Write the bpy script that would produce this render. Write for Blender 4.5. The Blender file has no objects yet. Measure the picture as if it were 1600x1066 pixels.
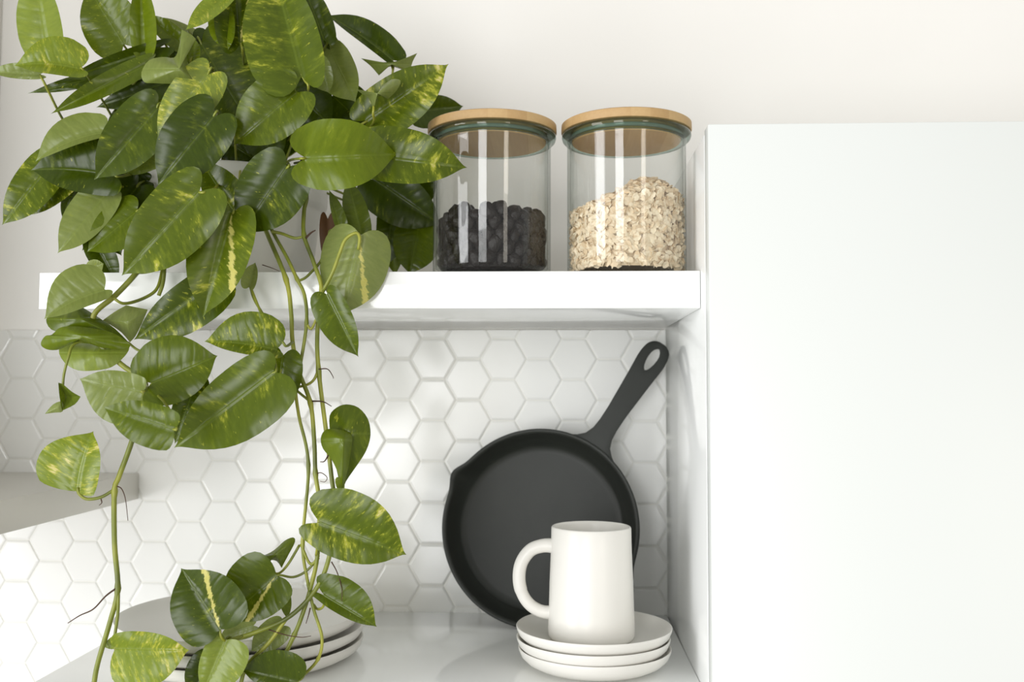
import bpy, bmesh, math, random
import numpy as np
from mathutils import Vector, Matrix

random.seed(7)
scn = bpy.context.scene
COL = scn.collection
pi = math.pi

# ------------------------------------------------------------------ camera
FPX, YAW, PIT, ROLL = 1515.4, 0.0457, 0.0514, 0.0024
CAM = Vector((0.0, 0.0, 1.5657))
F_ = Vector((-math.sin(YAW) * math.cos(PIT), math.cos(YAW) * math.cos(PIT), math.sin(PIT)))
R0 = Vector((math.cos(YAW), math.sin(YAW), 0.0))
U0 = R0.cross(F_)
R_ = R0 * math.cos(ROLL) + U0 * math.sin(ROLL)
U_ = U0 * math.cos(ROLL) - R0 * math.sin(ROLL)
cd = bpy.data.cameras.new('camera')
cam = bpy.data.objects.new('camera', cd)
COL.objects.link(cam)
cam.matrix_world = Matrix((
    (R_.x, U_.x, -F_.x, CAM.x), (R_.y, U_.y, -F_.y, CAM.y), (R_.z, U_.z, -F_.z, CAM.z), (0, 0, 0, 1)))
cd.sensor_width = 36.0
cd.lens = FPX * 36.0 / 1600.0
cd.clip_start = 0.02
cd.dof.use_dof = True
cd.dof.focus_distance = 0.885
cd.dof.aperture_fstop = 6.3
scn.camera = cam

def U(x, y, d):
    """the point at depth d (metres from the camera along +Y) seen at picture point x, y"""
    v = F_ * FPX + R_ * (x - 800.0) - U_ * (y - 533.0)
    return CAM + v * (d / v.y)

def on_plane(x, y, z):
    v = F_ * FPX + R_ * (x - 800.0) - U_ * (y - 533.0)
    return CAM + v * ((z - CAM.z) / v.z)

# ------------------------------------------------------------------ light
world = bpy.data.worlds.new('world')
scn.world = world
world.use_nodes = True
wn = world.node_tree.nodes
wn['Background'].inputs[0].default_value = (1.0, 0.985, 0.955, 1)
wn['Background'].inputs[1].default_value = 0.52

def area(name, loc, target, sx, sy, power, color):
    l = bpy.data.lights.new(name, 'AREA')
    l.shape = 'RECTANGLE'
    l.size, l.size_y = sx, sy
    l.energy = power
    l.color = color
    o = bpy.data.objects.new(name, l)
    COL.objects.link(o)
    o.location = loc
    o.rotation_euler = (Vector(target) - Vector(loc)).to_track_quat('-Z', 'Y').to_euler()
    return o

# the room's low double window behind and to the left of the camera, plus a weaker warm fill added on the right
area('window_light_pane', (-2.25, -0.62, 1.42), (-0.1, 1.1, 1.5), 0.95, 1.8, 46, (0.98, 0.99, 1.0))
area('window_light_pane', (-0.85, -2.05, 1.42), (-0.1, 1.1, 1.5), 0.85, 1.8, 42, (0.98, 0.99, 1.0))
area('warm_fill_right', (1.75, -2.1, 1.7), (0.3, 1.1, 1.6), 0.5, 1.6, 16, (1.0, 0.92, 0.80))

scn.view_settings.view_transform = 'Standard'
scn.view_settings.look = 'None'
scn.view_settings.gamma = 1.0
scn.view_settings.use_curve_mapping = False
scn.view_settings.exposure = 0.0
scn.cycles.transparent_max_bounces = 24
scn.cycles.max_bounces = 16
scn.cycles.diffuse_bounces = 10

# ------------------------------------------------------------------ materials
def mat(name):
    m = bpy.data.materials.new(name)
    m.use_nodes = True
    nt = m.node_tree
    return m, nt, nt.nodes['Principled BSDF']

def N(nt, typ, **kw):
    n = nt.nodes.new(typ)
    for k, v in kw.items():
        setattr(n, k, v)
    return n

def math_node(nt, op, a, b=None, c=None, clamp=False):
    n = N(nt, 'ShaderNodeMath', operation=op, use_clamp=clamp)
    for i, v in enumerate((a, b, c)):
        if v is None:
            continue
        if isinstance(v, (int, float)):
            n.inputs[i].default_value = v
        else:
            nt.links.new(v, n.inputs[i])
    return n.outputs[0]

def mixc(nt, fac, a, b):
    n = N(nt, 'ShaderNodeMix', data_type='RGBA')
    for i, v in ((0, fac), (6, a), (7, b)):
        if isinstance(v, (int, float)):
            n.inputs[i].default_value = v
        elif isinstance(v, tuple):
            n.inputs[i].default_value = (*v, 1)
        else:
            nt.links.new(v, n.inputs[i])
    return n.outputs[2]

def simple(name, color, rough=0.5, spec=0.5, metal=0.0, coat=0.0, var=0.03, scale=8.0, bump=0.0, bscale=200.0):
    m, nt, p = mat(name)
    tc = N(nt, 'ShaderNodeTexCoord')
    nz = N(nt, 'ShaderNodeTexNoise')
    nz.inputs['Scale'].default_value = scale
    nz.inputs['Detail'].default_value = 3
    nt.links.new(tc.outputs['Object'], nz.inputs['Vector'])
    c2 = tuple(max(0.0, c * (1 - var * 2)) for c in color)
    nt.links.new(mixc(nt, nz.outputs['Fac'], color, c2), p.inputs['Base Color'])
    p.inputs['Roughness'].default_value = rough
    p.inputs['Specular IOR Level'].default_value = spec
    p.inputs['Metallic'].default_value = metal
    p.inputs['Coat Weight'].default_value = coat
    p.inputs['Coat Roughness'].default_value = 0.05
    if bump > 0:
        n2 = N(nt, 'ShaderNodeTexNoise')
        n2.inputs['Scale'].default_value = bscale
        n2.inputs['Detail'].default_value = 4
        nt.links.new(tc.outputs['Object'], n2.inputs['Vector'])
        b = N(nt, 'ShaderNodeBump')
        b.inputs['Strength'].default_value = bump
        b.inputs['Distance'].default_value = 0.002
        nt.links.new(n2.outputs['Fac'], b.inputs['Height'])
        nt.links.new(b.outputs['Normal'], p.inputs['Normal'])
    return m

M = {}
M['paint'] = simple('wall_paint', (0.90, 0.885, 0.85), 0.7, 0.2, var=0.005, bump=0.03, bscale=300)
M['tile'] = simple('tile_glaze', (0.815, 0.815, 0.79), 0.16, 0.45, var=0.008, scale=30, bump=0.02, bscale=25)
M['grout'] = simple('grout', (0.80, 0.795, 0.75), 0.8, 0.2, var=0.03, scale=60)
M['lacquer'] = simple('white_lacquer', (0.895, 0.905, 0.895), 0.09, 0.5, var=0.004)
M['satin'] = simple('white_satin', (0.735, 0.76, 0.74), 0.35, 0.4, var=0.004)
M['steel'] = simple('hood_steel', (0.67, 0.65, 0.60), 0.36, 0.5, metal=0.2, var=0.02, scale=20)
M['ceramic'] = simple('glazed_stoneware', (0.755, 0.74, 0.695), 0.33, 0.4, var=0.012, scale=25, bump=0.012, bscale=60)
M['pot'] = simple('pot_ceramic', (0.80, 0.79, 0.755), 0.4, 0.4, var=0.01)
M['iron'] = simple('cast_iron', (0.023, 0.0255, 0.021), 0.48, 0.42, var=0.12, scale=40, bump=0.10, bscale=900)
M['soil'] = simple('soil', (0.045, 0.028, 0.016), 0.9, 0.2, var=0.3, scale=150, bump=0.8, bscale=300)
M['raisin'] = simple('raisin_skin', (0.014, 0.0085, 0.006), 0.40, 0.32, var=0.35, scale=90, bump=1.0, bscale=260)
M['brown'] = simple('dead_leaf', (0.15, 0.062, 0.014), 0.6, 0.3, var=0.35, scale=60)
M['root'] = simple('aerial_root', (0.10, 0.055, 0.035), 0.7, 0.2, var=0.2, scale=120)
M['seal'] = simple('lid_seal', (0.50, 0.49, 0.44), 0.3, 0.5, var=0.02)

def stem_material():
    m, nt, p = mat('pothos_stem')
    tc = N(nt, 'ShaderNodeTexCoord')
    nz = N(nt, 'ShaderNodeTexNoise')
    nz.inputs['Scale'].default_value = 22
    nz.inputs['Detail'].default_value = 3
    nt.links.new(tc.outputs['Object'], nz.inputs['Vector'])
    cr = N(nt, 'ShaderNodeValToRGB')
    e = cr.color_ramp.elements
    e[0].position, e[0].color = 0.32, (0.085, 0.105, 0.012, 1)
    e[1].position, e[1].color = 0.68, (0.36, 0.36, 0.045, 1)
    e2 = e.new(0.5); e2.color = (0.19, 0.22, 0.02, 1)
    nt.links.new(nz.outputs['Fac'], cr.inputs['Fac'])
    nt.links.new(cr.outputs['Color'], p.inputs['Base Color'])
    p.inputs['Roughness'].default_value = 0.4
    p.inputs['Subsurface Weight'].default_value = 0.0
    return m
M['stem'] = stem_material()

def bamboo_material():
    m, nt, p = mat('bamboo')
    tc = N(nt, 'ShaderNodeTexCoord')
    mp = N(nt, 'ShaderNodeMapping')
    mp.inputs['Scale'].default_value = (60, 4, 60)
    nt.links.new(tc.outputs['Object'], mp.inputs['Vector'])
    nz = N(nt, 'ShaderNodeTexNoise')
    nz.inputs['Scale'].default_value = 6
    nz.inputs['Detail'].default_value = 5
    nt.links.new(mp.outputs['Vector'], nz.inputs['Vector'])
    sx = N(nt, 'ShaderNodeSeparateXYZ')
    nt.links.new(tc.outputs['Object'], sx.inputs[0])
    strip = math_node(nt, 'FLOOR', math_node(nt, 'MULTIPLY', sx.outputs['X'], 55.0))
    wn_ = N(nt, 'ShaderNodeTexWhiteNoise', noise_dimensions='1D')
    nt.links.new(strip, wn_.inputs['W'])
    f = math_node(nt, 'ADD', math_node(nt, 'MULTIPLY', nz.outputs['Fac'], 0.5), math_node(nt, 'MULTIPLY', wn_.outputs['Value'], 0.55), clamp=True)
    c = mixc(nt, f, (0.43, 0.26, 0.105), (0.60, 0.42, 0.20))
    nt.links.new(c, p.inputs['Base Color'])
    p.inputs['Roughness'].default_value = 0.52
    return m
M['bamboo'] = bamboo_material()

def glass_material(name, tint, edge_tint, base=0.035):
    m, nt, p = mat(name)
    out = nt.nodes['Material Output']
    nt.nodes.remove(p)
    lw = N(nt, 'ShaderNodeLayerWeight')
    lw.inputs['Blend'].default_value = 0.5
    edge = math_node(nt, 'POWER', lw.outputs['Facing'], 5.0)
    tr = N(nt, 'ShaderNodeBsdfTransparent')
    nt.links.new(mixc(nt, edge, tint, edge_tint), tr.inputs['Color'])
    gl = N(nt, 'ShaderNodeBsdfGlossy')
    gl.inputs['Roughness'].default_value = 0.015
    lw2 = N(nt, 'ShaderNodeLayerWeight')
    lw2.inputs['Blend'].default_value = 0.5
    fr_ = math_node(nt, 'MULTIPLY_ADD', math_node(nt, 'POWER', lw2.outputs['Facing'], 4.0), 0.75, base)
    mx = N(nt, 'ShaderNodeMixShader')
    nt.links.new(fr_, mx.inputs['Fac'])
    nt.links.new(tr.outputs[0], mx.inputs[1])
    nt.links.new(gl.outputs[0], mx.inputs[2])
    nt.links.new(mx.outputs[0], out.inputs['Surface'])
    return m
M['glass'] = glass_material('jar_glass', (0.985, 0.99, 0.985), (0.55, 0.60, 0.56))
M['glass_rim'] = glass_material('jar_glass_thick', (0.66, 0.74, 0.70), (0.10, 0.16, 0.13))

def oat_material():
    m, nt, p = mat('rolled_oats')
    at = N(nt, 'ShaderNodeAttribute', attribute_name='tone')
    nz = N(nt, 'ShaderNodeTexNoise')
    nz.inputs['Scale'].default_value = 500
    c = mixc(nt, at.outputs['Fac'], (0.80, 0.69, 0.51), (0.62, 0.46, 0.28))
    c = mixc(nt, math_node(nt, 'MULTIPLY', nz.outputs['Fac'], 0.35), c, (0.92, 0.84, 0.68))
    nt.links.new(c, p.inputs['Base Color'])
    p.inputs['Roughness'].default_value = 0.75
    p.inputs['Specular IOR Level'].default_value = 0.2
    return m
M['oat'] = oat_material()

def leaf_material():
    m, nt, p = mat('pothos_leaf')
    out = nt.nodes['Material Output']
    uv = N(nt, 'ShaderNodeUVMap', uv_map='leaf')
    sp = N(nt, 'ShaderNodeSeparateXYZ')
    nt.links.new(uv.outputs[0], sp.inputs[0])
    s, v = sp.outputs['X'], sp.outputs['Y']
    av = math_node(nt, 'ABSOLUTE', v)
    oi = N(nt, 'ShaderNodeObjectInfo')
    oc = N(nt, 'ShaderNodeSeparateColor')
    nt.links.new(oi.outputs['Color'], oc.inputs[0])
    var, tone, pale = oc.outputs[0], oc.outputs[1], oc.outputs[2]
    seed = math_node(nt, 'MULTIPLY', oi.outputs['Random'], 57.0)
    q = math_node(nt, 'SUBTRACT', s, math_node(nt, 'MULTIPLY', av, 0.33))
    def noise(sq, sv, det, rough, off):
        cb = N(nt, 'ShaderNodeCombineXYZ')
        nt.links.new(math_node(nt, 'MULTIPLY', q, sq), cb.inputs[0])
        nt.links.new(math_node(nt, 'MULTIPLY', v, sv), cb.inputs[1])
        nt.links.new(math_node(nt, 'ADD', seed, off), cb.inputs[2])
        nz = N(nt, 'ShaderNodeTexNoise')
        nz.inputs['Scale'].default_value = 1.0
        nz.inputs['Detail'].default_value = det
        nz.inputs['Roughness'].default_value = rough
        nt.links.new(cb.outputs[0], nz.inputs['Vector'])
        return nz.outputs['Fac']
    def smooth(x, lo, w):
        mr = N(nt, 'ShaderNodeMapRange', interpolation_type='SMOOTHSTEP')
        nt.links.new(x, mr.inputs[0])
        if isinstance(lo, float):
            mr.inputs[1].default_value = lo
            mr.inputs[2].default_value = lo + w
        else:
            nt.links.new(lo, mr.inputs[1])
            nt.links.new(math_node(nt, 'ADD', lo, w), mr.inputs[2])
        return mr.outputs[0]
    big = noise(5.0, 2.4, 2.0, 0.5, 0.0)
    fine = noise(22.0, 7.0, 4.0, 0.62, 11.0)
    specks = noise(34.0, 11.0, 2.0, 0.55, 23.0)
    th = math_node(nt, 'SUBTRACT', 0.70, math_node(nt, 'MULTIPLY', var, 0.135))
    comb = math_node(nt, 'ADD', math_node(nt, 'MULTIPLY', big, 0.55), math_node(nt, 'MULTIPLY', fine, 0.45))
    comb = math_node(nt, 'ADD', comb, math_node(nt, 'MULTIPLY', math_node(nt, 'POWER', av, 2.0), 0.10))
    yel = smooth(comb, th, 0.065)
    crm = smooth(comb, math_node(nt, 'ADD', th, 0.06), 0.06)
    light_green = smooth(comb, math_node(nt, 'SUBTRACT', th, 0.10), 0.14)  # soft lighter-green patches of the variegation
    th2 = math_node(nt, 'SUBTRACT', 0.735, math_node(nt, 'MULTIPLY', var, 0.10))
    spk = smooth(specks, th2, 0.06)
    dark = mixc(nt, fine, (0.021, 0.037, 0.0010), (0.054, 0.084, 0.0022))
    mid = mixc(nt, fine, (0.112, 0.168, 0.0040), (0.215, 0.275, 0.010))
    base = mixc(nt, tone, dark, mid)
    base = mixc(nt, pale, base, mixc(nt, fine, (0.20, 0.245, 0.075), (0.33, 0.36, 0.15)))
    base = mixc(nt, math_node(nt, 'MULTIPLY', light_green, 0.30), base, (0.24, 0.29, 0.018))
    base = mixc(nt, math_node(nt, 'MULTIPLY', math_node(nt, 'MAXIMUM', yel, math_node(nt, 'MULTIPLY', spk, 0.7)), 0.80), base, (0.40, 0.41, 0.045))
    base = mixc(nt, math_node(nt, 'MULTIPLY', crm, 0.75), base, (0.70, 0.61, 0.27))
    rib = math_node(nt, 'SUBTRACT', 1.0, smooth(av, 0.003, 0.016))
    base = mixc(nt, math_node(nt, 'MULTIPLY', rib, 0.16), base, (0.22, 0.29, 0.04))
    # one broad cream stripe along a vein on some leaves (object alpha says which half)
    al = oi.outputs['Alpha']
    sl = math_node(nt, 'ABSOLUTE', math_node(nt, 'SUBTRACT', math_node(nt, 'SUBTRACT', s, math_node(nt, 'MULTIPLY', av, 2.6)), 0.06))
    sl = math_node(nt, 'ADD', sl, math_node(nt, 'MULTIPLY', math_node(nt, 'SUBTRACT', fine, 0.5), 0.45))
    sl = math_node(nt, 'SUBTRACT', sl, math_node(nt, 'MULTIPLY', av, 0.30))
    stripe = math_node(nt, 'SUBTRACT', 1.0, smooth(sl, 0.0, 0.07))
    pos = math_node(nt, 'MULTIPLY', math_node(nt, 'GREATER_THAN', v, 0.0), math_node(nt, 'COMPARE', al, 0.1, 0.04))
    neg = math_node(nt, 'MULTIPLY', math_node(nt, 'LESS_THAN', v, 0.0), math_node(nt, 'COMPARE', al, 0.2, 0.04))
    stripe = math_node(nt, 'MULTIPLY', stripe, math_node(nt, 'ADD', pos, neg))
    base = mixc(nt, math_node(nt, 'MULTIPLY', stripe, 0.9), base, mixc(nt, fine, (0.46, 0.44, 0.05), (0.74, 0.66, 0.28)))
    # lateral veins
    wv = math_node(nt, 'SINE', math_node(nt, 'ADD', math_node(nt, 'MULTIPLY', q, 38.0), math_node(nt, 'MULTIPLY', big, 5.0)))
    wv = math_node(nt, 'POWER', math_node(nt, 'MULTIPLY_ADD', wv, 0.5, 0.5), 3.0)
    h = math_node(nt, 'ADD', math_node(nt, 'MULTIPLY', wv, 0.5), math_node(nt, 'MULTIPLY', rib, -1.0))
    h = math_node(nt, 'ADD', h, math_node(nt, 'MULTIPLY', big, 1.5))
    bp = N(nt, 'ShaderNodeBump')
    bp.inputs['Strength'].default_value = 0.22
    bp.inputs['Distance'].default_value = 0.0016
    nt.links.new(h, bp.inputs['Height'])
    nt.links.new(bp.outputs[0], p.inputs['Normal'])
    nt.links.new(base, p.inputs['Base Color'])
    p.inputs['Roughness'].default_value = 0.27
    p.inputs['Specular IOR Level'].default_value = 0.36
    tl = N(nt, 'ShaderNodeBsdfTranslucent')
    hs = N(nt, 'ShaderNodeHueSaturation')
    hs.inputs['Value'].default_value = 1.5
    hs.inputs['Saturation'].default_value = 1.1
    nt.links.new(base, hs.inputs['Color'])
    nt.links.new(hs.outputs[0], tl.inputs['Color'])
    mx = N(nt, 'ShaderNodeMixShader')
    mx.inputs[0].default_value = 0.20
    nt.links.new(p.outputs[0], mx.inputs[1])
    nt.links.new(tl.outputs[0], mx.inputs[2])
    nt.links.new(mx.outputs[0], out.inputs['Surface'])
    return m
M['leaf'] = leaf_material()

# ------------------------------------------------------------------ helpers
def link(name, me, material, parent=None, loc=(0, 0, 0), smooth=True):
    if material is not None and len(me.materials) == 0:
        me.materials.append(material)
    if smooth and len(me.polygons):
        me.polygons.foreach_set('use_smooth', [True] * len(me.polygons))
    o = bpy.data.objects.new(name, me)
    COL.objects.link(o)
    o.location = loc
    if parent is not None:
        o.parent = parent
    return o

def empty(name, loc):
    o = bpy.data.objects.new(name, None)
    o.empty_display_size = 0.02
    COL.objects.link(o)
    o.location = loc
    return o

def tag(o, label=None, cat=None, group=None, kind=None):
    for k, v in (('label', label), ('category', cat), ('group', group), ('kind', kind)):
        if v:
            o[k] = v
    return o

def from_bm(bm, name):
    me = bpy.data.meshes.new(name)
    bm.to_mesh(me)
    bm.free()
    return me

def box_mesh(name, lo, hi, bev=0.001, seg=2):
    bm = bmesh.new()
    bmesh.ops.create_cube(bm, size=1.0)
    for v in bm.verts:
        v.co = Vector([lo[i] + (v.co[i] + 0.5) * (hi[i] - lo[i]) for i in range(3)])
    if bev > 0:
        bmesh.ops.bevel(bm, geom=bm.edges[:] , offset=bev, segments=seg, affect='EDGES', profile=0.5)
    return from_bm(bm, name)

def sharp(o, ang=35):
    me = o.data
    me.set_sharp_from_angle(angle=math.radians(ang))
    return o

def lathe(name, prof, seg=64, closed=False):
    """prof: list of (r, z)"""
    verts, faces, ring = [], [], []
    for r, z in prof:
        if r < 1e-6:
            ring.append([len(verts)])
            verts.append((0, 0, z))
        else:
            ring.append(list(range(len(verts), len(verts) + seg)))
            for k in range(seg):
                a = 2 * pi * k / seg
                verts.append((r * math.cos(a), r * math.sin(a), z))
    n = len(ring)
    for i in range(n - 1 if not closed else n):
        a, b = ring[i], ring[(i + 1) % n]
        for k in range(seg):
            k2 = (k + 1) % seg
            if len(a) == 1 and len(b) == 1:
                continue
            if len(a) == 1:
                faces.append((a[0], b[k2], b[k]))
            elif len(b) == 1:
                faces.append((a[k], a[k2], b[0]))
            else:
                faces.append((a[k], a[k2], b[k2], b[k]))
    me = bpy.data.meshes.new(name)
    me.from_pydata(verts, [], faces)
    bm = bmesh.new(); bm.from_mesh(me)
    bmesh.ops.recalc_face_normals(bm, faces=bm.faces)
    bm.to_mesh(me); bm.free()
    return me

def spline(pts, n):
    """Catmull-Rom through tuples of any length"""
    P = [np.array(p, float) for p in pts]
    P = [2 * P[0] - P[1]] + P + [2 * P[-1] - P[-2]]
    out = []
    for i in range(1, len(P) - 2):
        for k in range(n):
            t = k / n
            a, b, c, d = P[i - 1], P[i], P[i + 1], P[i + 2]
            out.append(0.5 * ((2 * b) + (c - a) * t + (2 * a - 5 * b + 4 * c - d) * t * t + (3 * b - a - 3 * c + d) * t ** 3))
    out.append(P[-2])
    return out

def tube_mesh(name, pts, radii, sides=8):
    """pts: list of Vectors, radii: list"""
    verts, faces = [], []
    n = len(pts)
    ref = None
    for i, p in enumerate(pts):
        t = (pts[min(i + 1, n - 1)] - pts[max(i - 1, 0)]).normalized()
        if ref is None:
            ref = Vector((0, -1, 0.1)) if abs(t.y) < 0.8 else Vector((1, 0, 0.1))
        u = (ref - t * ref.dot(t)).normalized()
        w = t.cross(u)
        ref = u
        for k in range(sides):
            a = 2 * pi * k / sides
            verts.append(p + (u * math.cos(a) + w * math.sin(a)) * radii[i])
    for i in range(n - 1):
        for k in range(sides):
            k2 = (k + 1) % sides
            faces.append((i * sides + k, i * sides + k2, (i + 1) * sides + k2, (i + 1) * sides + k))
    faces.append(tuple(range(sides - 1, -1, -1)))
    faces.append(tuple(range((n - 1) * sides, n * sides)))
    me = bpy.data.meshes.new(name)
    me.from_pydata([tuple(v) for v in verts], [], faces)
    return me

def pix_tube(name, pix, r0, r1, origin, sides=8, n=6, knots=()):
    """tube through picture points (x, y, depth); radii in metres"""
    sp_ = spline(pix, n)
    pts = [U(*q) - origin for q in sp_]
    m_ = len(pts) - 1
    rad = [r0 + (r1 - r0) * i / m_ for i in range(m_ + 1)]
    for kn in knots:
        i = kn * n
        if 0 <= i <= m_:
            rad[i] *= 1.35
    return tube_mesh(name, pts, rad, sides)

# ------------------------------------------------------------------ the setting
D1, D2 = 0.9, 1.1884            # shelf front, tile face
XL, XP = -0.493, 0.1336         # shelf left end, cabinet side
Z_TOP, Z_BOT = CAM.z + 0.1117, CAM.z + 0.0767
Z_LOW = CAM.z - 0.2690
Z_TILE = U(500, 516, D2).z
WALL = D2 + 0.006

wall = link('wall_back', box_mesh('wall_back', (-2.6, WALL, 0.0), (2.2, WALL + 0.12, 2.9), 0), M['paint'], smooth=False)
tag(wall, 'cream painted wall with white hexagon tile backsplash', None, None, 'structure')
grout = link('grout', box_mesh('grout', (-0.95, WALL - 0.0044, 0.92), (XP, WALL + 0.001, Z_TILE - 0.0005), 0), M['grout'], wall, smooth=False)
grout['kind'] = 'structure'

# hexagon tiles, flat side up; lattice read from three tile centres
c1, c2, c3 = U(78, 910, D2), U(349, 814.5, D2), U(676, 624.5, D2)
PITX = (c3.x - c1.x) / 11.0
S = (c3.z - c1.z) / 4.5 * 0.5 + PITX / 0.8660254 * 0.5
OX, OZ = (c1.x + (c2.x - 5 * PITX) + (c3.x - 11 * PITX)) / 3, (c1.z + (c2.z - 1.5 * S) + (c3.z - 4.5 * S)) / 3
RAD = S / math.sqrt(3) - 0.0009
def hex_bm():
    bm = bmesh.new()
    rings = [(1.0, 0.0045), (1.0, 0.0012), (0.965, 0.0005), (0.90, 0.0)]
    vs = []
    for f, y in rings:
        vs.append([bm.verts.new((RAD * f * math.cos(k * pi / 3), y, RAD * f * math.sin(k * pi / 3))) for k in range(6)])
    for a, b in zip(vs, vs[1:]):
        for k in range(6):
            bm.faces.new((a[k], a[(k + 1) % 6], b[(k + 1) % 6], b[k]))
    bm.faces.new(vs[-1])
    bmesh.ops.recalc_face_normals(bm, faces=bm.faces)
    return bm
hexme = from_bm(hex_bm(), 'tile')
hexme.materials.append(M['tile'])
rt = random.Random(3)
for i in range(-4, 30):
    for j in range(-8, 14):
        cx = OX + i * PITX
        cz = OZ + (j + (0.5 if i % 2 else 0.0)) * S
        if cx - RAD > XP - 0.004 or cz - S / 2 > Z_TILE - 0.004:
            continue
        # keep what the camera could see, with a margin
        v = Vector((cx, D2, cz)) - CAM
        px = 800 + FPX * v.dot(R_) / v.dot(F_)
        py = 533 - FPX * v.dot(U_) / v.dot(F_)
        if px < -110 or py > 1150:
            continue
        if cz < Z_LOW - 0.06 and cx > XL + 0.10:
            continue
        me = hexme
        if cx + RAD > XP - 0.0005 or cz + S / 2 > Z_TILE:
            bm = hex_bm()
            for co, no in (((XP - 0.0005 - cx, 0, 0), (1, 0, 0)), ((0, 0, Z_TILE - cz), (0, 0, 1))):
                bmesh.ops.bisect_plane(bm, geom=bm.verts[:] + bm.edges[:] + bm.faces[:], plane_co=co, plane_no=no, clear_outer=True)
                ed = [e for e in bm.edges if e.is_boundary and all(abs((x.co - Vector(co)).dot(Vector(no))) < 1e-5 for x in e.verts)]
                if ed:
                    bmesh.ops.contextual_create(bm, geom=ed)
            if len(bm.faces) == 0:
                bm.free(); continue
            me = from_bm(bm, 'tile')
            me.materials.append(M['tile'])
        o = bpy.data.objects.new('tile', me)
        COL.objects.link(o)
        o.parent = wall
        o.location = (cx, D2 + rt.uniform(-0.0002, 0.0002), cz)
        o.rotation_euler = (rt.uniform(-0.004, 0.004), 0, rt.uniform(-0.004, 0.004))

# ------------------------------------------------------------------ shelves
s1 = sharp(link('wall_shelf', box_mesh('wall_shelf', (XL, D1, Z_BOT), (XP - 0.0006, D2, Z_TOP), 0.0009), M['lacquer']))
tag(s1, 'upper white lacquered wall shelf carrying the plant and the two jars', 'shelf', 'white wall shelves')
pa, pb = on_plane(55, 1066, Z_LOW), on_plane(155, 1008, Z_LOW)
XL2 = (pa.x + pb.x) / 2
s2 = sharp(link('wall_shelf', box_mesh('wall_shelf', (XL2, D1 - 0.055, Z_LOW - 0.035), (XP - 0.0006, D2, Z_LOW), 0.0009), M['lacquer']))
tag(s2, 'lower glossy white wall shelf under the mug, skillet and plates', 'shelf', 'white wall shelves')

# ------------------------------------------------------------------ tall cabinet on the right
cab = empty('tall_cabinet', (XP + 0.3, 1.0, 0.0))
tag(cab, 'tall glossy white cabinet with a plain door right of the shelves', 'cabinet')
ZD = CAM.z + 0.2359
def cpart(name, lo, hi, m, bev=0.0008):
    off = cab.location
    o = link(name, box_mesh(name, tuple(Vector(lo) - off), tuple(Vector(hi) - off), bev), m, cab)
    return sharp(o)
DD = 0.8526
cpart('side_panel', (XP, DD + 0.0225, 0.0), (XP + 0.018, D2 - 0.0008, ZD - 0.0035), M['lacquer'])
cpart('side_panel', (XP + 0.582, DD + 0.0225, 0.0), (XP + 0.60, D2 - 0.0008, ZD - 0.0035), M['lacquer'])
cpart('top_panel', (XP + 0.0185, DD + 0.0225, ZD - 0.0215), (XP + 0.5815, D2 - 0.0008, ZD - 0.0035), M['satin'])
cpart('door', (XP, DD, 0.03), (XP + 0.60, DD + 0.02, ZD), M['satin'], 0.0012)

tr = link('trim_1', box_mesh('trim_1', (XP, D2 - 0.0006, 0.0), (XP + 0.018, WALL - 0.0002, ZD - 0.0035), 0), M['lacquer'], smooth=False)
tag(tr, 'thin white filler strip between the cabinet side and the wall', None, None, 'structure')

# ------------------------------------------------------------------ extractor hood on the left
hz1, hz0 = U(217, 739, D2).z, U(217, 780, D2).z
hx = U(217, 760, D2).x
hood = empty('range_hood', (hx - 0.3, D2, hz0))
tag(hood, 'slim grey metal extractor hood on the tiled wall left of the shelves', 'range hood')
def hpart(name, lo, hi, m, bev=0.0012):
    off = hood.location
    return sharp(link(name, box_mesh(name, tuple(Vector(lo) - off), tuple(Vector(hi) - off), bev), m, hood))
hpart('canopy', (hx - 0.6, 0.70, hz0), (hx, D2, hz1), M['steel'])
hpart('filter_panel', (hx - 0.56, 0.75, hz0 - 0.004), (hx - 0.04, D2 - 0.05, hz0 + 0.001), M['steel'])
hpart('chimney_shade_block', (hx - 0.46, 0.80, hz1), (hx - 0.195, WALL - 0.0005, 2.8), M['steel'])  # unseen duct, added and deepened to block light from the left wall

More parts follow.
